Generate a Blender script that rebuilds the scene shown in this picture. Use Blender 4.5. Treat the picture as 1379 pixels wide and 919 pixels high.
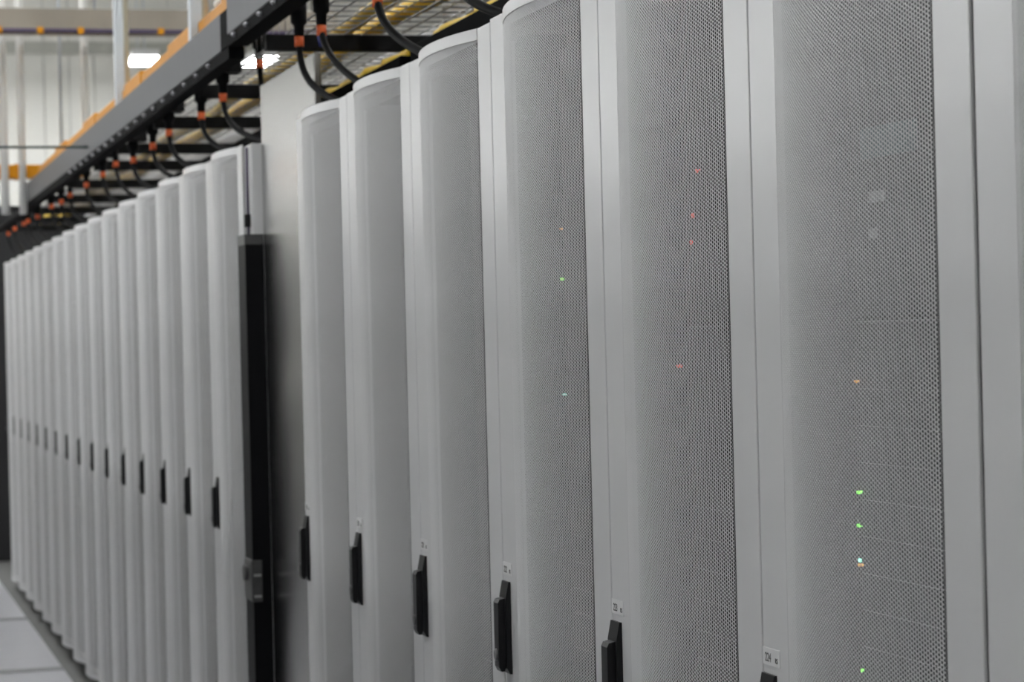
import bpy, bmesh, math, random
import numpy as np
from mathutils import Matrix, Vector

for o in list(bpy.data.objects):
    bpy.data.objects.remove(o, do_unlink=True)
scene = bpy.context.scene
C = scene.collection
random.seed(7)

# ------------------------------------------------------------------ camera
CAM_Y, CAM_Z = -1.0906, 1.5725
yaw, pitch, roll = 0.2733, 0.0022, -0.0244
fw = Vector((-math.cos(yaw) * math.cos(pitch), math.sin(yaw) * math.cos(pitch), -math.sin(pitch)))
rt = fw.cross(Vector((0, 0, 1))).normalized()
up = rt.cross(fw)
r2 = rt * math.cos(roll) + up * math.sin(roll)
u2 = -rt * math.sin(roll) + up * math.cos(roll)
cam_data = bpy.data.cameras.new('camera')
cam = bpy.data.objects.new('camera', cam_data)
C.objects.link(cam)
M = Matrix((( r2.x, u2.x, -fw.x, 0.0), (r2.y, u2.y, -fw.y, CAM_Y), (r2.z, u2.z, -fw.z, CAM_Z), (0, 0, 0, 1)))
cam.matrix_world = M
cam_data.sensor_width = 36
cam_data.lens = 85.0
cam_data.clip_start = 0.05
cam_data.clip_end = 200
cam_data.dof.use_dof = True
cam_data.dof.focus_distance = 3.35
cam_data.dof.aperture_fstop = 10
scene.camera = cam

# ------------------------------------------------------------------ world, exposure
world = bpy.data.worlds.new('world')
scene.world = world
world.use_nodes = True
bg = world.node_tree.nodes['Background']
bg.inputs[0].default_value = (0.8, 0.85, 0.9, 1)
bg.inputs[1].default_value = 0.05
vs = scene.view_settings
vs.view_transform = 'Standard'
vs.look = 'None'
vs.gamma = 1
vs.use_curve_mapping = False
vs.exposure = 0.0
LIGHT = 38.0            # emission of the ceiling light diffusers


# ------------------------------------------------------------------ materials
def mat(name, col, rough=0.5, metal=0.0, spec=0.5, var=0.0, scale=8.0, bump=0.0, stretch=(1, 1, 1), emit=0.0):
    m = bpy.data.materials.new(name)
    m.use_nodes = True
    nt = m.node_tree
    b = nt.nodes['Principled BSDF']
    b.inputs['Base Color'].default_value = (*col, 1)
    b.inputs['Roughness'].default_value = rough
    b.inputs['Metallic'].default_value = metal
    b.inputs['Specular IOR Level'].default_value = spec
    if emit:
        b.inputs['Emission Color'].default_value = (*col, 1)
        b.inputs['Emission Strength'].default_value = emit
    if var or bump:
        tc = nt.nodes.new('ShaderNodeTexCoord')
        mp = nt.nodes.new('ShaderNodeMapping')
        mp.inputs['Scale'].default_value = stretch
        nz = nt.nodes.new('ShaderNodeTexNoise')
        nz.inputs['Scale'].default_value = scale
        nz.inputs['Detail'].default_value = 4
        nt.links.new(tc.outputs['Object'], mp.inputs['Vector'])
        nt.links.new(mp.outputs['Vector'], nz.inputs['Vector'])
        if var:
            mx = nt.nodes.new('ShaderNodeMix')
            mx.data_type = 'RGBA'
            mx.inputs[6].default_value = (*[max(0, c * (1 - var)) for c in col], 1)
            mx.inputs[7].default_value = (*[min(1, c * (1 + var)) for c in col], 1)
            nt.links.new(nz.outputs['Fac'], mx.inputs[0])
            nt.links.new(mx.outputs[2], b.inputs['Base Color'])
        if bump:
            bp = nt.nodes.new('ShaderNodeBump')
            bp.inputs['Strength'].default_value = bump
            bp.inputs['Distance'].default_value = 0.002
            nt.links.new(nz.outputs['Fac'], bp.inputs['Height'])
            nt.links.new(bp.outputs['Normal'], b.inputs['Normal'])
    return m


MT = {
    'paint': mat('rack_paint', (0.63, 0.63, 0.635), 0.28, spec=0.40, var=0.02, scale=3),
    'mesh': mat('perforated_steel', (0.68, 0.68, 0.685), 0.30, spec=0.45),
    'inside': mat('rack_interior', (0.014, 0.014, 0.015), 0.6, var=0.2, scale=20),
    'handle': mat('handle_black', (0.006, 0.006, 0.007), 0.42, spec=0.3, var=0.2, scale=60),
    'knob': mat('lock_grey', (0.10, 0.10, 0.10), 0.35, metal=0.6),
    'label': mat('label_white', (0.72, 0.72, 0.72), 0.5, var=0.02, scale=50),
    'ink': mat('label_ink', (0.06, 0.06, 0.06), 0.6),
    'steel': mat('brushed_stainless', (0.34, 0.337, 0.333), 0.25, metal=1.0, var=0.05, scale=6, stretch=(60, 60, 0.3)),
    'galv': mat('galvanised_busway', (0.13, 0.133, 0.142), 0.58, metal=1.0, var=0.08, scale=5, stretch=(6, 1, 1)),
    'strut_grey': mat('galvanised_strut', (0.60, 0.64, 0.68), 0.45, metal=0.3, var=0.06, scale=10),
    'black': mat('black_steel', (0.004, 0.004, 0.0045), 0.55, spec=0.2, var=0.25, scale=15),
    'black_matte': mat('black_matte_rail', (0.004, 0.004, 0.0045), 0.9, spec=0.06, var=0.2, scale=12),
    'rubber': mat('black_rubber', (0.004, 0.004, 0.005), 0.55, spec=0.12, var=0.2, scale=30),
    'dark_end': mat('black_door_skin', (0.006, 0.006, 0.007), 0.7, var=0.2, scale=5),
    'charcoal': mat('charcoal_latch', (0.06, 0.06, 0.06), 0.45, var=0.3, scale=40),
    'orange': mat('orange_tag', (0.75, 0.13, 0.03), 0.6, var=0.08, scale=40),
    'blue': mat('blue_tag', (0.02, 0.03, 0.20), 0.6, var=0.08, scale=40),
    'duct': mat('fibre_duct_orange', (0.58, 0.24, 0.006), 0.5, spec=0.2, var=0.18, scale=3, stretch=(2, 1, 1)),
    'yellow': mat('yellow_cable', (0.78, 0.52, 0.02), 0.5, var=0.15, scale=8),
    'grey_cable': mat('grey_cable', (0.38, 0.38, 0.40), 0.5, var=0.15, scale=12),
    'wire': mat('zinc_wire', (0.42, 0.42, 0.42), 0.4, metal=0.7, var=0.1, scale=20),
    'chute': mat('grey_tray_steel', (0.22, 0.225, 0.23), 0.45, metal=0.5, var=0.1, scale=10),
    'bolt': mat('zinc_bolt', (0.35, 0.35, 0.37), 0.35, metal=0.5),
    'wall': mat('wall_panel_white', (0.74, 0.73, 0.685), 0.55, var=0.02, scale=2),
    'joint': mat('wall_joint_grey', (0.45, 0.45, 0.43), 0.7, var=0.05, scale=10),
    'band': mat('wall_band_grey', (0.42, 0.42, 0.38), 0.6, var=0.05, scale=4),
    'ceil': mat('ceiling_white', (0.70, 0.70, 0.68), 0.8, var=0.02, scale=2),
    'tile': mat('floor_tile_white', (0.50, 0.50, 0.53), 0.28, var=0.06, scale=40),
    'subfloor': mat('floor_filler_grey', (0.10, 0.10, 0.097), 0.6, var=0.2, scale=20),
    'pvc': mat('white_pipe', (0.88, 0.88, 0.86), 0.4, var=0.02, scale=10),
    'cream': mat('cream_pipe', (0.70, 0.69, 0.58), 0.4, var=0.03, scale=10),
    'brown_tray': mat('brown_grey_tray', (0.25, 0.22, 0.18), 0.55, var=0.35, scale=1.6, stretch=(1, 2, 1)),
    'violet': mat('violet_cable', (0.055, 0.04, 0.085), 0.5, var=0.3, scale=3),
    'green': mat('dark_green_rod', (0.008, 0.035, 0.03), 0.4, var=0.1, scale=10),
    'opposite': mat('opposite_row_paint', (0.10, 0.10, 0.105), 0.35, var=0.03, scale=2),
    'server_black': mat('server_black', (0.008, 0.008, 0.009), 0.5, var=0.3, scale=25),
    'server_grey': mat('server_grey', (0.055, 0.057, 0.06), 0.5, var=0.35, scale=9),
    'teal_label': mat('grey_paper_label', (0.38, 0.38, 0.38), 0.6, var=0.05, scale=50),  # grey tone for the paper labels, darker than the stickers
    'teal': mat('pale_teal_bezel', (0.13, 0.19, 0.20), 0.45, var=0.1, scale=8),
    'led_g': mat('led_green', (0.25, 1.0, 0.12), emit=3.5),
    'led_c': mat('led_cyan', (0.35, 1.0, 0.75), emit=3.5),
    'led_r': mat('led_red', (1.0, 0.10, 0.07), emit=0.8),
    'led_o': mat('led_orange', (1.0, 0.45, 0.10), emit=1.2),
    'lamp': mat('lamp_diffuser', (0.975, 0.99, 1.0), emit=LIGHT),
    'lamp_body': mat('lamp_housing', (0.75, 0.75, 0.75), 0.5, var=0.02, scale=5),
}


# ------------------------------------------------------------------ mesh helpers
def b_box(bm, x0, x1, y0, y1, z0, z1, bev=0.0):
    vs_ = [bm.verts.new(p) for p in ((x0, y0, z0), (x1, y0, z0), (x1, y1, z0), (x0, y1, z0),
                                     (x0, y0, z1), (x1, y0, z1), (x1, y1, z1), (x0, y1, z1))]
    fs = [bm.faces.new([vs_[i] for i in q]) for q in
          ((3, 2, 1, 0), (4, 5, 6, 7), (0, 1, 5, 4), (1, 2, 6, 5), (2, 3, 7, 6), (3, 0, 4, 7))]
    if bev:
        es = set(e for f in fs for e in f.edges)
        bmesh.ops.bevel(bm, geom=list(es), offset=bev, segments=2, profile=0.5, affect='EDGES')


def b_prism_x(bm, prof, x0, x1):
    """profile of (y, z) points extruded along x"""
    a = [bm.verts.new((x0, y, z)) for y, z in prof]
    b = [bm.verts.new((x1, y, z)) for y, z in prof]
    n = len(prof)
    bm.faces.new(a)
    bm.faces.new(b[::-1])
    for i in range(n):
        j = (i + 1) % n
        bm.faces.new((a[j], a[i], b[i], b[j]))


def b_prism_z(bm, prof, z0, z1):
    """profile of (x, y) points extruded along z"""
    a = [bm.verts.new((x, y, z0)) for x, y in prof]
    b = [bm.verts.new((x, y, z1)) for x, y in prof]
    n = len(prof)
    bm.faces.new(a[::-1])
    bm.faces.new(b)
    for i in range(n):
        j = (i + 1) % n
        bm.faces.new((a[i], a[j], b[j], b[i]))


def b_tube(bm, pts, rad, n=8, cap=True):
    pts = [Vector(p) for p in pts]
    rads = rad if isinstance(rad, (list, tuple)) else [rad] * len(pts)
    rings = []
    ref = Vector((0.31, 0.52, 0.79))
    for i, p in enumerate(pts):
        t = (pts[min(i + 1, len(pts) - 1)] - pts[max(i - 1, 0)]).normalized()
        if i == 0:
            nrm = t.cross(ref).normalized()
        else:
            nrm = (nrm - t * nrm.dot(t)).normalized()
        bn = t.cross(nrm)
        rings.append([bm.verts.new(p + (nrm * math.cos(a) + bn * math.sin(a)) * rads[i])
                      for a in [2 * math.pi * k / n for k in range(n)]])
    for r0, r1 in zip(rings, rings[1:]):
        for k in range(n):
            f = bm.faces.new((r0[k], r0[(k + 1) % n], r1[(k + 1) % n], r1[k]))
            f.smooth = True
    if cap:
        bm.faces.new(rings[0][::-1])
        bm.faces.new(rings[-1])


def bez(p0, p1, p2, p3, n=14):
    out = []
    for i in range(n + 1):
        t = i / n
        a, b, c, d = (1 - t) ** 3, 3 * t * (1 - t) ** 2, 3 * t * t * (1 - t), t ** 3
        out.append(tuple(a * p0[k] + b * p1[k] + c * p2[k] + d * p3[k] for k in range(3)))
    return out


def mesh_of(name, fn):
    bm = bmesh.new()
    fn(bm)
    bmesh.ops.recalc_face_normals(bm, faces=bm.faces)
    me = bpy.data.meshes.new(name)
    bm.to_mesh(me)
    bm.free()
    return me


def link(name, me, m=None, parent=None, loc=None):
    o = bpy.data.objects.new(name, me)
    C.objects.link(o)
    if m is not None and me is not None and len(me.materials) == 0:
        me.materials.append(MT[m])
    if parent is not None:
        o.parent = parent
    if loc is not None:
        o.location = loc
    return o


def obj(name, fn, m, parent=None, loc=None):
    return link(name, mesh_of(name, fn), m, parent, loc)


def box(name, dims, m, parent=None, bev=0.0):
    return obj(name, lambda bm: b_box(bm, *dims, bev), m, parent)


def tag(o, label, cat, group=None):
    o['label'] = label
    o['category'] = cat
    if group:
        o['group'] = group
    return o


def struct(o):
    o['kind'] = 'structure'
    return o


def empty(name, loc=(0, 0, 0)):
    o = bpy.data.objects.new(name, None)
    o.empty_display_size = 0.1
    C.objects.link(o)
    o.location = loc
    return o


# ------------------------------------------------------------------ the room
XE = -24.0                      # end wall
struct(box('floor', (XE - 0.2, 5.0, -11.0, 7.0, -0.10, -0.006), 'subfloor'))
floor = bpy.data.objects['floor']
AISLE = 1.80                    # opposite row stands this far from the door plane
TS = 0.60
tile_me = mesh_of('tile', lambda bm: b_box(bm, 0.0015, TS - 0.0015, 0.0015, TS - 0.0015, -0.02, 0.0, 0.001))
for i in range(34):
    for j in range(3):
        link('tile', tile_me, 'tile', floor, (-20.26 + i * TS, -0.05 - (j + 1) * TS, 0))
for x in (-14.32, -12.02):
    box('reflection_strip', (x, x + 0.10, -1.84, -0.052, 0.0002, 0.004), 'chute', floor)  # dark strips standing in for reflections of overhead gear in the floor
struct(box('ceiling', (XE - 0.2, 5.0, -11.0, 7.0, 5.3, 5.4), 'ceil'))
wall_end = struct(box('wall_end', (XE - 0.2, XE - 0.02, -11.0, 7.0, 0, 5.3), 'joint'))
PW = 0.245
pan_me = mesh_of('panel', lambda bm: b_box(bm, 0, 0.03, 0.004, PW - 0.004, 0.0, 5.29, 0.004))
for i in range(72):
    link('panel', pan_me, 'wall', wall_end, (XE - 0.03, -10.84 + 0.026 + i * PW, 0.005))
trim = struct(box('trim_1', (XE, XE + 0.03, -10.8, 6.8, 4.44, 4.56), 'band'))
struct(box('wall_back', (XE, 5.0, 6.9, 7.0, 0, 5.3), 'wall'))
struct(box('wall_front', (XE, 5.0, -11.0, -10.9, 0, 5.3), 'wall'))
struct(box('wall_near', (4.9, 5.0, -10.9, 6.9, 0, 5.3), 'wall'))


# the unseen rack row facing across the aisle, behind and beside the camera
def opp(bm):
    x = -16.6
    while x < 3.0:
        n = 8
        prof = [(x + 0.002, 0.0), (x + 0.085, 0.0)]
        for k in range(1, n):
            u = k / n
            prof.append((x + 0.085 + 0.43 * u, 0.03 * 4 * u * (1 - u)))
        prof += [(x + 0.515, 0.0), (x + 0.598, 0.0)]
        a = [bm.verts.new((px, -AISLE + py, 0.05)) for px, py in prof]
        b = [bm.verts.new((px, -AISLE + py, 2.11)) for px, py in prof]
        for k in range(len(prof) - 1):
            bm.faces.new((a[k], a[k + 1], b[k + 1], b[k]))
        x += 0.6
    b_box(bm, -16.6, 2.99, -AISLE - 1.05, -AISLE - 0.004, 0.0, 2.108)


struct(obj('opposite_rack_row', opp, 'opposite'))
struct(box('added_bright_band', (-16.6, 2.99, -AISLE + 0.0005, -AISLE + 0.045, 1.22, 1.42), 'wall'))  # unseen white band, added to reflect as a bright stripe in the doors
struct(box('added_dark_band', (XE + 0.0005, XE + 0.05, -10.8, -0.12, 0.75, 1.20), 'opposite'))  # unseen dark band, added to reflect as a dark stripe in the far doors

# ------------------------------------------------------------------ ceiling lights
lamp_body = mesh_of('housing', lambda bm: b_box(bm, -0.35, 0.35, -0.125, 0.125, 0.0, 0.06, 0.006))
lamp_diff = mesh_of('diffuser', lambda bm: b_box(bm, -0.33, 0.33, -0.115, 0.115, -0.012, 0.001))
lamp_up = mesh_of('added_uplight', lambda bm: b_box(bm, -0.32, 0.32, -0.105, 0.105, 0.0605, 0.066))  # glowing top face added to brighten the ceiling and walls
lamp_rod = mesh_of('suspension_rod', lambda bm: b_tube(bm, [(0, 0, 0.06), (0, 0, 1.10)], 0.006, 6))


def ceiling_light(x, y, label, z=4.2, upper=True):
    e = empty('ceiling_light', (x, y, z))
    tag(e, label, 'light', 'suspended linear lights')
    link('housing', lamp_body, 'lamp_body', e)
    link('diffuser', lamp_diff, 'lamp', e)
    if upper:
        link('added_uplight', lamp_up, 'lamp', e)
    for sx in (-0.25, 0.25):
        link('suspension_rod', lamp_rod, 'strut_grey', e, (sx, 0, 0)).scale = (1, 1, (5.3 - z) / 1.1)


far = [(0.33, 'glowing white ceiling light cut by the left edge of the picture'),
       (1.70, 'glowing white ceiling light just left of the silver busway'),
       (2.80, 'glowing ceiling light seen through the wire basket above the steel panel'),
       (4.14, 'glowing ceiling light just above the third rack from the steel panel')]
for y, lb in far:
    ceiling_light(-22.4, y, lb, upper=False)
for x in (-22.6, -20.1, -17.6, -14.6, -11.6, -8.6, -5.6, -2.6, 0.4):
    for y in (-9.4, -7.4, -5.4, -3.4, 1.6, 4.1):
        if x < -18 and y > -1:
            continue
        ceiling_light(x, y, 'suspended linear light added outside the picture', 3.1 if y < -2 else 4.2)  # rows beyond the facing racks are added, hung low to brighten the doors

for x in (-22.8, -21.2, -19.6, -18.0, -16.4, -14.8, -13.2, -11.6, -10.0, -8.4, -5.6, -2.6, 0.4):  # aisle row, with extra lights added to brighten the far racks
    ceiling_light(x, -0.9, 'suspended linear light added outside the picture')

# ------------------------------------------------------------------ racks
RW, RH, DB = 0.60, 2.11, 0.05      # pitch, door top, door bottom
S0, S1, SAG = 0.085, 0.515, 0.031  # bulge left and right edge, bulge depth
CAP = 0.020
ch = S1 - S0
RAD = (ch * ch / 4 + SAG * SAG) / (2 * SAG)
HALF = math.asin(ch / 2 / RAD)


def arc(u):
    """u 0..1 over the bulge -> x, y, normal"""
    a = -HALF + 2 * HALF * u
    return (S0 + S1) / 2 + RAD * math.sin(a), -(RAD * math.cos(a) - (RAD - SAG)), a


def perforated_mesh():
    L = 2 * HALF * RAD
    a = 0.0050                      # hole spacing
    colw = a * math.sqrt(3) / 2
    R, r, th = a / math.sqrt(3), 0.00222, 0.0006
    ncol = int(L / colw)
    z0, z1 = DB + CAP - 0.002, RH - CAP + 0.002
    nrow = int((z1 - z0) / a)
    ii, jj = np.meshgrid(np.arange(ncol), np.arange(nrow), indexing='ij')
    uc = (L - (ncol - 1) * colw) / 2 + ii * colw
    zc = z0 + a / 2 + jj * a + (ii % 2) * a / 2
    uc, zc = uc.ravel(), zc.ravel()
    n = len(uc)
    ang = np.arange(6) * math.pi / 3
    cu, cz = np.cos(ang), np.sin(ang)
    U = np.concatenate([uc[:, None] + R * cu, uc[:, None] + r * cu, uc[:, None] + r * cu], 1)
    Z = np.concatenate([zc[:, None] + R * cz, zc[:, None] + r * cz, zc[:, None] + r * cz], 1)
    dep = np.concatenate([np.zeros((n, 12)), np.full((n, 6), th)], 1)
    th_a = -HALF + U / RAD
    rr = RAD - dep
    X = (S0 + S1) / 2 + rr * np.sin(th_a)
    Y = -(rr * np.cos(th_a) - (RAD - SAG))
    co = np.stack([X, Y, Z], -1).reshape(-1, 3).astype(np.float32)
    quads = []
    for k in range(6):
        k2 = (k + 1) % 6
        quads.append((k, k2, 6 + k2, 6 + k))
        quads.append((6 + k, 6 + k2, 12 + k2, 12 + k))
    quads = np.array(quads)
    faces = (np.arange(n)[:, None, None] * 18 + quads[None]).reshape(-1, 4).astype(np.int32)
    me = bpy.data.meshes.new('perforated_panel')
    me.vertices.add(len(co))
    me.vertices.foreach_set('co', co.ravel())
    me.loops.add(faces.size)
    me.loops.foreach_set('vertex_index', faces.ravel())
    me.polygons.add(len(faces))
    me.polygons.foreach_set('loop_start', np.arange(0, faces.size, 4, dtype=np.int32))
    me.update(calc_edges=True)
    return me


def door_frame(bm):
    g = 0.002
    b_box(bm, g, S0, 0.0, 0.005, DB, RH, 0.0015)
    b_box(bm, S1, RW - g, 0.0, 0.005, DB, RH, 0.0015)
    n = 24
    for z0, z1 in ((RH - CAP, RH), (DB, DB + CAP)):
        f0, f1, k0, k1 = [], [], [], []
        for i in range(n + 1):
            x, y, a = arc(i / n)
            f0.append(bm.verts.new((x, y - 0.0006, z0)))
            f1.append(bm.verts.new((x, y - 0.0006, z1)))
            k0.append(bm.verts.new((x, 0.009, z0)))
            k1.append(bm.verts.new((x, 0.009, z1)))
        for i in range(n):
            bm.faces.new((f0[i], f0[i + 1], f1[i + 1], f1[i]))
            bm.faces.new((f1[i], f1[i + 1], k1[i + 1], k1[i]))
            bm.faces.new((f0[i + 1], f0[i], k0[i], k0[i + 1]))
            bm.faces.new((k0[i + 1], k0[i], k1[i], k1[i + 1]))


def cabinet_body(bm):
    t = 0.012
    y0, y1 = 0.034, 1.05
    b_box(bm, 0.001, t, y0, y1, 0.02, RH - 0.012)
    b_box(bm, RW - t, RW - 0.001, y0, y1, 0.02, RH - 0.012)
    b_box(bm, t, RW - t, y0, y1, RH - 0.024, RH - 0.012)
    b_box(bm, t, RW - t, y0, y1, 0.02, 0.05)


def cabinet_inside(bm):
    b_box(bm, 0.0125, 0.014, 0.04, 1.03, 0.051, RH - 0.025)
    b_box(bm, RW - 0.014, RW - 0.0125, 0.04, 1.03, 0.051, RH - 0.025)
    b_box(bm, 0.0145, RW - 0.0145, 1.03, 1.045, 0.051, RH - 0.025)
    b_box(bm, 0.0145, RW - 0.0145, 0.04, 1.03, 0.0505, 0.053)
    b_box(bm, 0.0145, RW - 0.0145, 0.036, 1.03, RH - 0.0265, RH - 0.0245)
    b_box(bm, 0.0015, 0.016, 0.0315, 0.0335, 0.03, RH - 0.014)
    b_box(bm, RW - 0.016, RW - 0.0015, 0.0315, 0.0335, 0.03, RH - 0.014)
    b_box(bm, 0.0165, RW - 0.0165, 0.0315, 0.0335, RH - 0.04, RH - 0.014)
    b_box(bm, 0.0025, 0.0045, 0.0065, 0.0312, DB, RH - 0.022)      # dark strips added to block light leaks round the door
    b_box(bm, RW - 0.0045, RW - 0.0025, 0.0065, 0.0312, DB, RH - 0.022)
    b_box(bm, 0.005, RW - 0.005, 0.0095, 0.0312, RH - 0.0195, RH - 0.0175)
    for x in (0.05, RW - 0.075):      # mounting rails
        b_box(bm, x, x + 0.025, 0.122, 0.15, 0.053, RH - 0.025)
    b_box(bm, 0.03, 0.57, 0.06, 0.95, 0.0, 0.0199)   # recessed plinth


def handle_base(bm):
    b_prism_x(bm, [(0, .996), (-.004, .996), (-.009, 1.006), (-.009, 1.126), (-.004, 1.152), (0, 1.152)], 0.005, 0.046)


def handle_lever(bm):
    b_prism_x(bm, [(-.009, 1.008), (-.012, 1.000), (-.017, 1.000), (-.021, 1.008), (-.021, 1.116), (-.018, 1.122), (-.009, 1.124)], 0.010, 0.038)


def handle_knob(bm):
    b_tube(bm, [(0.024, -.020, 1.028), (0.024, -.0235, 1.028), (0.024, -.0245, 1.028)], [.0105, .0105, .008], 16)


def number_plate(bm):
    b_box(bm, 0.004, 0.057, -0.0012, 0.0002, 1.1625, 1.1835)


ME = {
    'perf': perforated_mesh(),
    'frame': mesh_of('door_frame', door_frame),
    'body': mesh_of('cabinet_body', cabinet_body),
    'inside': mesh_of('cabinet_interior', cabinet_inside),
    'hbase': mesh_of('handle_base', handle_base),
    'lever': mesh_of('handle_lever', handle_lever),
    'knob': mesh_of('lock_knob', handle_knob),
    'plate': mesh_of('number_label', number_plate),
}


def text_mesh(txt, size):
    cu = bpy.data.curves.new('lettering', 'FONT')
    cu.body = txt
    cu.size = size
    cu.extrude = 0.0002
    o = bpy.data.objects.new('lettering_tmp', cu)
    C.objects.link(o)
    me = bpy.data.meshes.new_from_object(o.evaluated_get(bpy.context.evaluated_depsgraph_get()))
    me.name = 'lettering'
    bpy.data.objects.remove(o)
    return me


def rack(xleft, y, z, label, group, number=None):
    e = empty('server_rack', (xleft, y, z))
    tag(e, label, 'server rack', group)
    link('cabinet_body', ME['body'], 'paint', e)
    link('cabinet_interior', ME['inside'], 'inside', e)
    d = link('door_frame', ME['frame'], 'paint', e)
    link('perforated_panel', ME['perf'], 'mesh', d)
    h = link('door_handle', ME['hbase'], 'handle', e)
    link('lever', ME['lever'], 'handle', h)
    link('lock_knob', ME['knob'], 'knob', h)
    if number:
        p = link('number_label', ME['plate'], 'label', e)
        p['label'] = 'small white sticker printed with ' + number + ' above the handle'
        for s, sx, zz, sz in ((number, 0.0115, 1.1668, 0.0155), ('RS', 0.0440, 1.1668, 0.0095)):
            t = link('lettering', text_mesh(s, sz), 'ink', p)
            t.rotation_euler = (math.pi / 2, 0, 0)
            t.location = (sx, -0.0014, zz)
            t.scale = (0.82, 1, 1)
    return e


XR = -2.183                      # seam between the two nearest racks
racks = {}
pos_txt = {225: 'white server rack cut off by the right edge of the picture',
           224: 'white server rack with grey equipment and the 224 sticker, second from the right edge',
           223: 'white server rack with the 223 sticker, third from the right edge',
           222: 'white server rack with the 222 sticker, fourth from the right edge',
           221: 'white server rack with perforated door, between the 222 rack and the 220 rack',
           220: 'white server rack with a bright green light at its door edge',
           219: 'white server rack right beside the stainless panel, on its right'}
for k in range(7):
    n = 225 - k
    xl = XR - RW * k + (0.0055 if k == 0 else 0)
    racks[n] = rack(xl, 0.0, {222: 0.004, 219: -0.002, 221: -0.001}.get(n, 0.0), pos_txt[n],
                    'racks to the right of the stainless panel', str(n))
GAP = 0.921
XG = XR - 6 * RW - GAP           # right end of the far group
ords = ['first', 'second', 'third', 'fourth', 'fifth', 'sixth', 'seventh', 'eighth', 'ninth', 'tenth',
        'eleventh', 'twelfth', 'thirteenth', 'fourteenth', 'fifteenth', 'last']
for k in range(16):
    rack(XG - RW * (k + 1), 0.0178, 0.0147, 'white server rack, %s to the left of the black post' % ords[k],
         'racks to the left of the black post')

# ------------------------------------------------------------------ equipment behind the doors
HS = [(0.10, 0.60), (0.602, 1.10), (1.102, 1.58), (1.582, 2.05)]
nm = ['bottom', 'second from bottom', 'third from bottom', 'top']
chassis = {}


def chassis_mesh(h):
    def f(bm):
        b_box(bm, 0.076, 0.524, 0.0, 0.70, 0, h, 0.003)
        k = 1
        while k * 0.0445 < h - 0.03:
            b_box(bm, 0.085, 0.515, -0.004, 0.001, k * 0.0445 - 0.036, k * 0.0445 - 0.004)
            k += 1
    return mesh_of('chassis', f)


cms = [chassis_mesh(b - a) for a, b in HS]
cms_g = [m.copy() for m in cms]
for n in (220, 221, 222, 223, 224):
    for q, (a, b) in enumerate(HS):
        r = racks[n]
        e = empty('server_chassis', (r.location.x, 0.10, a + r.location.z))
        tag(e, '%s server chassis, %s in the %s rack from the right edge' %
            ('grey' if n == 224 else 'black', nm[q], {220: 'sixth', 221: 'fifth', 222: 'fourth', 223: 'third', 224: 'second'}[n]),
            'server', 'equipment inside the racks')
        link('chassis', (cms_g if n == 224 else cms)[q], 'server_grey' if n == 224 else 'server_black', e)
        chassis[(n, q)] = e


def on_chassis(n, x, z):
    q = max(i for i in range(4) if HS[i][0] <= z)
    e = chassis[(n, q)]
    return e, (x - e.location.x, 0.0, z - e.location.z)


led_me = mesh_of('status_light', lambda bm: b_tube(bm, [(0, -0.0065, 0), (0, 0.001, 0)], 0.0021, 10))
leds = {k: led_me.copy() for k in ('led_g', 'led_c', 'led_r', 'led_o')}
for n, x, z, m, s in [
        (220, -5.212, 1.477, 'led_c', 1.6), (223, -3.478, 1.820, 'led_c', .9), (223, -3.454, 1.907, 'led_c', .8),
        (222, -3.911, 1.666, 'led_g', .9), (222, -3.908, 1.751, 'led_o', .7), (223, -3.334, 1.522, 'led_r', 1.),
        (224, -2.786, 1.373, 'led_g', .9), (224, -2.786, 1.333, 'led_g', .9), (224, -2.764, 1.291, 'led_c', 1.),
        (224, -2.784, 1.285, 'led_o', .8), (224, -2.785, 1.158, 'led_g', .9), (224, -2.787, 1.507, 'led_o', .7),
        (223, -3.257, 1.738, 'led_r', 1.8), (223, -3.235, 1.80, 'led_r', 1.2), (223, -3.265, 1.70, 'led_r', 1.4),
        (222, -4.006 + 0.09, 1.471, 'led_c', .5)]:
    if n == 224 and x < racks[224].location.x + 0.08:
        x = racks[224].location.x + 0.082 + random.random() * 0.006
    e, loc = on_chassis(n, x, z)
    o = link('status_light', leds[m], m, e, loc)
    o.scale = (s, 1, s)
e, loc = on_chassis(224, -2.623, 1.726)
obj('paper_label', lambda bm: b_box(bm, -.019, .019, -.0075, -.004, -.0065, .0065), 'teal_label', e, loc)
e, loc = on_chassis(224, -2.635, 1.683)
obj('paper_label', lambda bm: b_box(bm, -.008, .008, -.0075, -.004, -.006, .006), 'teal_label', e, loc)
e, loc = on_chassis(224, -2.585, 1.79)
obj('bezel', lambda bm: b_box(bm, -.075, .075, -.0085, -.004, -.018, .018), 'teal', e, loc)

# ------------------------------------------------------------------ stainless panel and black post in the gap
XP0, XP1 = -6.565, XR - 6 * RW - 0.012
pn = tag(box('stainless_panel', (XP0, XP1, 0.05, 0.068, 0.0, 2.276), 'steel', None, 0.003),
         'tall brushed stainless steel panel filling the gap between the racks', 'panel')

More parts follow.
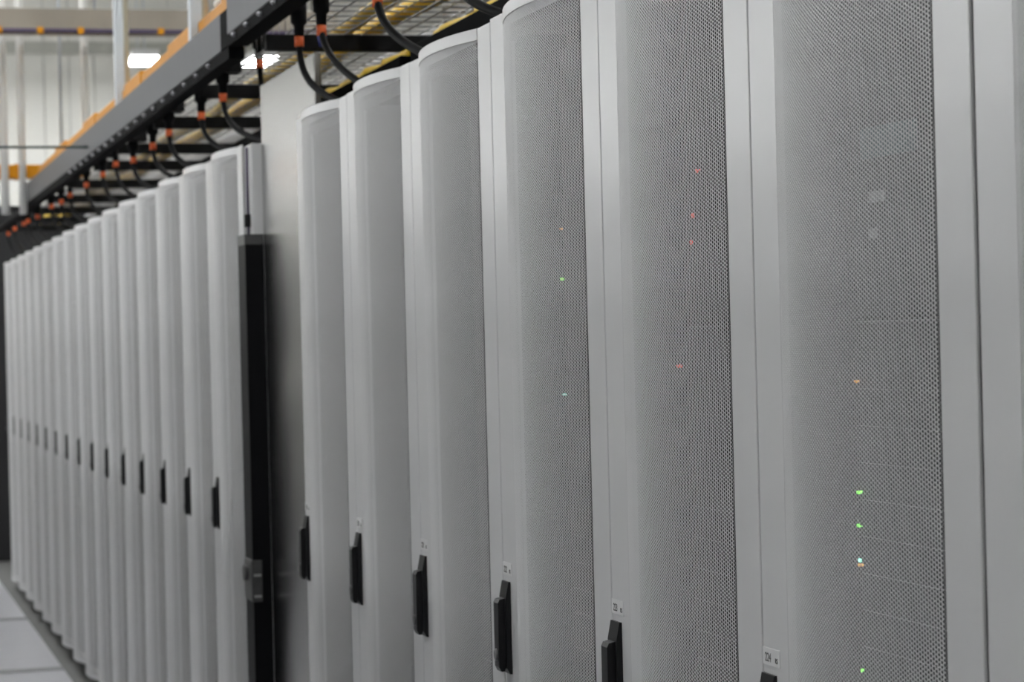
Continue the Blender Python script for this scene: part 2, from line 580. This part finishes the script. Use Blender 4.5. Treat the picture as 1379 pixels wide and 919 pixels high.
po = empty('black_post', (-6.64, 0.0, 0))
tag(po, 'black rectangular post with a latch beside the stainless panel', 'post')
obj('post_body', lambda bm: b_prism_z(bm, [(-0.050, -0.002), (0.0735, -0.002), (0.0735, 0.0495), (0.0615, 0.0495), (0.0615, 0.0235), (-0.050, 0.0235)], 0.0, 1.84), 'rubber', po)
obj('post_cap', lambda bm: b_prism_z(bm, [(-0.051, -0.003), (0.0735, -0.003), (0.0735, 0.0495), (0.0615, 0.0495), (0.0615, 0.0235), (-0.051, 0.0235)], 1.84, 1.868), 'charcoal', po)
lt = obj('latch', lambda bm: b_box(bm, -0.051, 0.076, -0.006, 0.0235, 0.86, 0.975, 0.003), 'charcoal', po)
obj('latch_knob', lambda bm: b_tube(bm, [(0.0, -0.005, 0.935), (0.0, -0.016, 0.935)], 0.022, 14), 'charcoal', lt)
for zz in (0.93, 0.872):
    obj('latch_tab', lambda bm: b_box(bm, 0.074, 0.079, 0.0, 0.020, zz, zz + 0.007), 'wire', lt)
obj('thin_rod', lambda bm: b_tube(bm, [(0.018, 0.018, 1.866), (0.018, 0.018, 2.11)], 0.0045, 8), 'violet', po)
obj('rod_clip', lambda bm: b_box(bm, 0.008, 0.026, 0.008, 0.0235, 1.89, 1.925), 'black', po)

# white end cover of the far group
ec = tag(box('end_cover', (XG + 0.001, -6.580, 0.024, 0.056, 0.02, 2.118), 'paint', None, 0.003),
         'narrow white end cover behind the black post', 'panel')

# black end-of-aisle door
ed = empty('aisle_end_door', (-18.2, 0.65, 0))
tag(ed, 'black door at the far end of the aisle on the left edge', 'door')
obj('door_leaf', lambda bm: b_box(bm, -0.03, 0.03, -0.76, 0.60, 0.0, 2.45, 0.004), 'dark_end', ed)
obj('header', lambda bm: b_box(bm, -0.04, 0.04, -0.78, 0.62, 2.45, 2.62, 0.004), 'dark_end', ed)

# ------------------------------------------------------------------ overhead: busway with its rail and hangers
bw = empty('busway', (-6.6, -0.05, 2.37))
tag(bw, 'long silver busway with black lower rail running above the far racks', 'busway')
obj('channel', lambda bm: b_box(bm, -7.4, 0.0, 0.0, 0.044, 0.002, 0.106, 0.002), 'galv', bw)
obj('lower_rail', lambda bm: b_box(bm, -9.6, 0.13, 0.0, 0.044, -0.032, 0.0), 'black_matte', bw)
obj('joint_collar', lambda bm: b_box(bm, 0.001, 0.175, 0.0, 0.044, 0.003, 0.104), 'black_matte', bw)
bolt_me = mesh_of('bolt', lambda bm: b_tube(bm, [(0, 0.001, 0), (0, -0.008, 0), (0, -0.012, 0)], [.006, .006, .003], 10))
for i in range(18):
    link('bolt', bolt_me, 'bolt', bw, (-0.20 - 0.245 * i, 0.0, -0.016))
bw2 = empty('busway', (-6.42, -0.06, 2.395))
tag(bw2, 'dull grey busway section at the top edge, nearer than the silver one', 'busway')
obj('channel', lambda bm: b_box(bm, 0.0, 4.6, 0.0, 0.055, 0.0, 0.13, 0.002), 'galv', bw2)
obj('lower_rail', lambda bm: b_box(bm, 0.0, 4.6, 0.002, 0.055, -0.03, 0.0), 'black_matte', bw2)
for i in range(6):
    link('bolt', bolt_me, 'bolt', bw2, (0.12 + 0.2 * i, 0.002, -0.014))
for i, (x, lb) in enumerate([(-7.40, 'pale grey strut hanger holding the busway near its joint'),
                             (-9.42, 'wide pale grey strut hanger rising from the middle of the silver busway')]):
    h = empty('strut_hanger', (x, -0.02, 2.477))
    tag(h, lb, 'strut', 'busway hangers')
    obj('strut', lambda bm: b_box(bm, -0.022, 0.022, 0.0, 0.044, 0.0, 2.82, 0.003), 'strut_grey', h)
    obj('conduit', lambda bm: b_tube(bm, [(0.10, 0.035, 0.0), (0.10, 0.035, 2.82)], 0.010, 10), 'cream', h)

# orange fibre ducts
fd = tag(empty('fibre_duct', (-5.4, 0.03, 2.505)), 'long orange fibre duct running along the top of the silver busway', 'cable duct')
obj('trough', lambda bm: b_box(bm, -8.0, 0.0, -0.025, 0.025, 0.0, 0.05, 0.004), 'duct', fd)
for x in (-1.5, -2.65, -3.9, -5.5, -6.9):
    obj('coupling', lambda bm: b_box(bm, x, x + 0.5, -0.03, 0.03, -0.004, 0.062, 0.004), 'duct', fd)
fc = tag(empty('fibre_duct', (-13.56, 0.0, 2.504)), 'orange fibre duct crossing the aisle at the left edge', 'cable duct')
obj('trough', lambda bm: b_box(bm, -0.06, 0.06, -1.9, 0.30, 0.0, 0.073, 0.004), 'duct', fc)
for y in (-0.115, 0.05):
    obj('coupling', lambda bm: b_box(bm, -0.065, 0.065, y, y + 0.06, -0.005, 0.078, 0.004), 'duct', fc)
tag(obj('bundle_sleeve', lambda bm: b_tube(bm, [(-7.15, 0.03, 2.580), (-6.78, 0.03, 2.580)], 0.012, 10), 'pvc'),
    'white sleeve lying on the orange duct above the busway', 'sleeve')
tag(obj('cross_rod', lambda bm: b_tube(bm, [(-10.21, -1.9, 2.405), (-10.21, 0.05, 2.405)], 0.0055, 8), 'green'),
    'thin dark green rod crossing the aisle at the left', 'rod')

# ------------------------------------------------------------------ overhead: black cross struts
strut_me = mesh_of('cross_strut', lambda bm: (b_box(bm, -0.0205, 0.0205, 0.01, 1.75, -0.0205, 0.0205, 0.002)))
sx = [-6.24, -7.47, -8.52, -9.66, -10.56, -11.76, -12.92, -14.02, -15.06, -16.1]
for i, x in enumerate(sx):
    tag(link('cross_strut', strut_me, 'black', None, (x, 0.0, 2.352)),
        'black cross strut above the racks, %s counting from the grey busway' % (ords[i] if i < 9 else 'farthest'),
        'strut', 'black cross struts')

# wire baskets above the struts with cables in them
def basket(bm, L):
    r = 0.0025
    ny, y0, y1 = 11, 0.07, 0.62
    for k in range(ny + 1):
        y = y0 + (y1 - y0) * k / ny
        b_tube(bm, [(0, y, 0), (L, y, 0)], r, 4)
    for z in (0.05, 0.10):
        for y in (y0, y1):
            b_tube(bm, [(0, y, z), (L, y, z)], r, 4)
    x = 0.03
    while x < L:
        b_tube(bm, [(x, y0, 0.10), (x, y0, 0.004), (x, y1, 0.004), (x, y1, 0.10)], r, 4)
        x += 0.09


bk = [mesh_of('wire_basket', lambda bm: basket(bm, 2.38))]
bl = ['nearest wire basket tray above the nearest racks', 'wire basket tray over the stainless panel with yellow cables',
      'wire basket tray over the first racks left of the black post',
      'wire basket tray over the middle of the far racks', 'farthest wire basket tray at the left']
for i in range(5):
    e = tag(empty('wire_basket', (-7.2 - 2.4 * (i - 1), 0.0, 2.376)), bl[i], 'cable tray', 'wire basket trays')
    link('wire_grid', bk[0], 'wire', e)['kind'] = 'stuff'


def wav(x0, x1, y, z, amp, seed):
    rnd = random.Random(seed)
    ph, pz = rnd.random() * 6, rnd.random() * 6
    n = 60
    return [(x0 + (x1 - x0) * k / n, y + amp * math.sin(ph + k * 0.55) + rnd.uniform(-.004, .004),
             z + amp * 0.3 * math.sin(pz + k * 0.8)) for k in range(n + 1)]


for i, (y, r, m, lb) in enumerate([
        (0.24, 0.020, 'yellow', 'yellow cable lying in the basket nearest the busway'),
        (0.34, 0.024, 'yellow', 'thick yellow cable lying in the middle of the basket'),
        (0.53, 0.026, 'grey_cable', 'thick grey cable lying along the back of the basket')]):
    tag(obj('tray_cable', lambda bm: b_tube(bm, wav(-16.2, -4.9, y, 2.376 + r + 0.008, 0.012, i), r, 7), m), lb, 'cable', 'cables in the baskets')

# black troughs standing on the rack tops
tag(box('cable_trough', (XG - 9.5, -5.52, 0.20, 0.62, 2.114, 2.235), 'black_matte', None, 0.004),
    'long black cable trough on top of the racks left of the black post', 'cable trough')
tag(box('cable_trough', (-5.50, XR - 2 * RW, 0.22, 0.62, 2.1025, 2.255), 'black_matte', None, 0.004),
    'black cable trough on top of the racks right of the stainless panel', 'cable trough')
tag(obj('tray_cable', lambda bm: b_tube(bm, wav(-6.9, -5.56, 0.25, 2.252, 0.006, 9), 0.015, 7), 'yellow'),
    'yellow cable lying on the black trough behind the stainless panel', 'cable')
tag(obj('tray_cable', lambda bm: b_tube(bm, wav(-5.45, -3.5, 0.27, 2.271, 0.006, 11), 0.014, 7), 'yellow'),
    'yellow cable lying on the black trough above the near racks', 'cable')
# far black rail behind the baskets
tag(box('ladder_rail', (-16.3, -4.2, 1.755, 1.80, 2.33, 2.43), 'black', None, 0.003), 'black ladder rail behind the wire baskets', 'rail')

# sloping grey drop-out plate near the top
dp = empty('drop_out_plate', (-5.62, 0.45, 2.385))
tag(dp, 'dark grey sloping tray plate with a bright lip above the third near rack', 'tray plate')
def plate(bm):
    b_box(bm, -0.45, 0.55, -0.004, 0.0, 0.0, 0.11)
obj('plate', plate, 'chute', dp)
obj('lip', lambda bm: b_tube(bm, [(-0.45, -0.008, 0.0), (0.55, -0.008, 0.0)], 0.006, 8), 'bolt', dp)
obj('white_clip', lambda bm: b_box(bm, 0.02, 0.10, -0.014, -0.004, 0.004, 0.028), 'bolt', dp)
dp.rotation_euler = (0, math.radians(-4), 0)

# ------------------------------------------------------------------ power drop cables with orange tags
tags_ = [-4.35, -4.949, -5.549, -5.829, -6.848, -7.034, -7.469, -8.219, -8.655, -9.244, -9.831, -10.319, -11.018, -11.793,
         -12.27, -12.836, -13.742, -14.414, -14.742, -15.496, -16.086]
zt = [2.29, 2.28, 2.296, 2.305, 2.368, 2.29, 2.278, 2.29, 2.281, 2.276, 2.305, 2.297, 2.299, 2.303, 2.298, 2.309, 2.304, 2.314, 2.316, 2.323, 2.318]
lbl = ['black power cable at the top edge above the fourth near rack', 'thick black power cable with an orange tag touching the top edge',
       'black power cable with an orange and a blue tag', 'black power cable with an orange tag hanging in front of the stainless panel',
       'black power cable with an orange tag just left of the stainless panel top']
for i, (x, z) in enumerate(zip(tags_, zt)):
    e = empty('power_cable', (x, 0.10 if i == 4 else 0.022, z))
    tag(e, lbl[i] if i < 5 else 'black power cable with an orange tag, %s to the left of the stainless panel' % ords[min(i - 5, 15)],
        'cable', 'power drop cables')
    obj('plug', lambda bm: b_tube(bm, [(0, 0, 0.115), (0, 0, 0.045), (0, 0, 0.038), (0, 0, 0.012)], [.021, .020, .013, .012], 12), 'rubber', e)
    obj('tap_box', lambda bm: b_box(bm, -0.045, 0.045, -0.020, 0.05, 0.07, 0.13, 0.003), 'black', e) if i > 4 and i % 2 else None
    obj('tag', lambda bm: b_tube(bm, [(0, 0, 0.012), (0, 0, -0.013)], 0.0115, 12), 'orange', e)
    if i == 2:
        obj('tag', lambda bm: b_tube(bm, [(0, 0, -0.0135), (0.006, 0.002, -0.035)], 0.0108, 12), 'blue', e)
    ze = 2.105 + (0.0147 if i > 3 else 0) - z
    P = {1: ((0.03, 0, -0.07), (0.17, 0.03, ze + 0.05), (0.36, 0.07, ze)),
         2: ((0.02, 0, -0.06), (0.16, 0.02, ze + 0.06), (0.36, 0.07, ze)),
         3: ((0.0, 0, -0.08), (0.08, 0.0, ze + 0.06), (0.36, 0.08, ze)),
         4: ((0.0, 0, -0.08), (0.0, 0.02, -0.16), (0.03, 0.04, -0.30))}.get(
        i, ((0.01, 0.0, -0.09), (0.15, 0.03, ze + 0.03), (0.42, 0.13, ze)))
    obj('cord', lambda bm: b_tube(bm, bez((0, 0, 0.0), *P), 0.0095 if i < 2 else 0.0085, 8), 'rubber', e)

# ------------------------------------------------------------------ far background: cross tray, pipes
ct = empty('cross_tray', (-13.0, 0.0, 3.24))
tag(ct, 'brown grey cable tray crossing the background at the top left', 'cable tray')
obj('tray_side', lambda bm: b_box(bm, -0.02, 0.0, -2.0, 1.6, 0.022, 0.130, 0.003), 'brown_tray', ct)
obj('tray_bottom', lambda bm: b_box(bm, -0.30, -0.02, -2.0, 1.6, 0.022, 0.030), 'brown_tray', ct)
obj('violet_cable', lambda bm: b_tube(bm, [(0.0, -2.0, 0.010), (0.0, 0.6, 0.010), (0.0, 1.6, 0.008)], 0.013, 8), 'violet', ct)
clip_me = mesh_of('orange_clip', lambda bm: b_box(bm, -0.016, 0.016, -0.017, 0.017, -0.018, 0.018, 0.006))
for y in (-0.43, -0.215, 0.0, 0.212, 0.43, 0.637, 0.85):
    link('orange_clip', clip_me, 'duct', ct, (0.006, y, 0.010))
for y in (-0.29, 0.29, 0.9):
    obj('tray_hanger', lambda bm: b_tube(bm, [(-0.01, y + 0.0, 0.131), (-0.01, y, 2.06)], 0.007, 8), 'strut_grey', ct)
for y, r, m, z0, z1, lb in [
        (-0.176, 0.022, 'pvc', 2.30, 5.3, 'white pipe at the left edge hanging in front of the orange duct'),
        (-0.080, 0.020, 'pvc', 2.30, 5.3, 'second white pipe from the left edge'),
        (0.268, 0.021, 'pvc', 2.45, 5.3, 'white pipe left of the wide grey strut'),
        (0.135, 0.009, 'strut_grey', 2.45, 5.3, 'thin grey rod between the white pipes'),
        ]:
    tag(obj('background_pipe', lambda bm: b_tube(bm, [(-13.40, y, z0), (-13.40, y, z1)], r, 12), m), lb, 'pipe', 'background pipes')
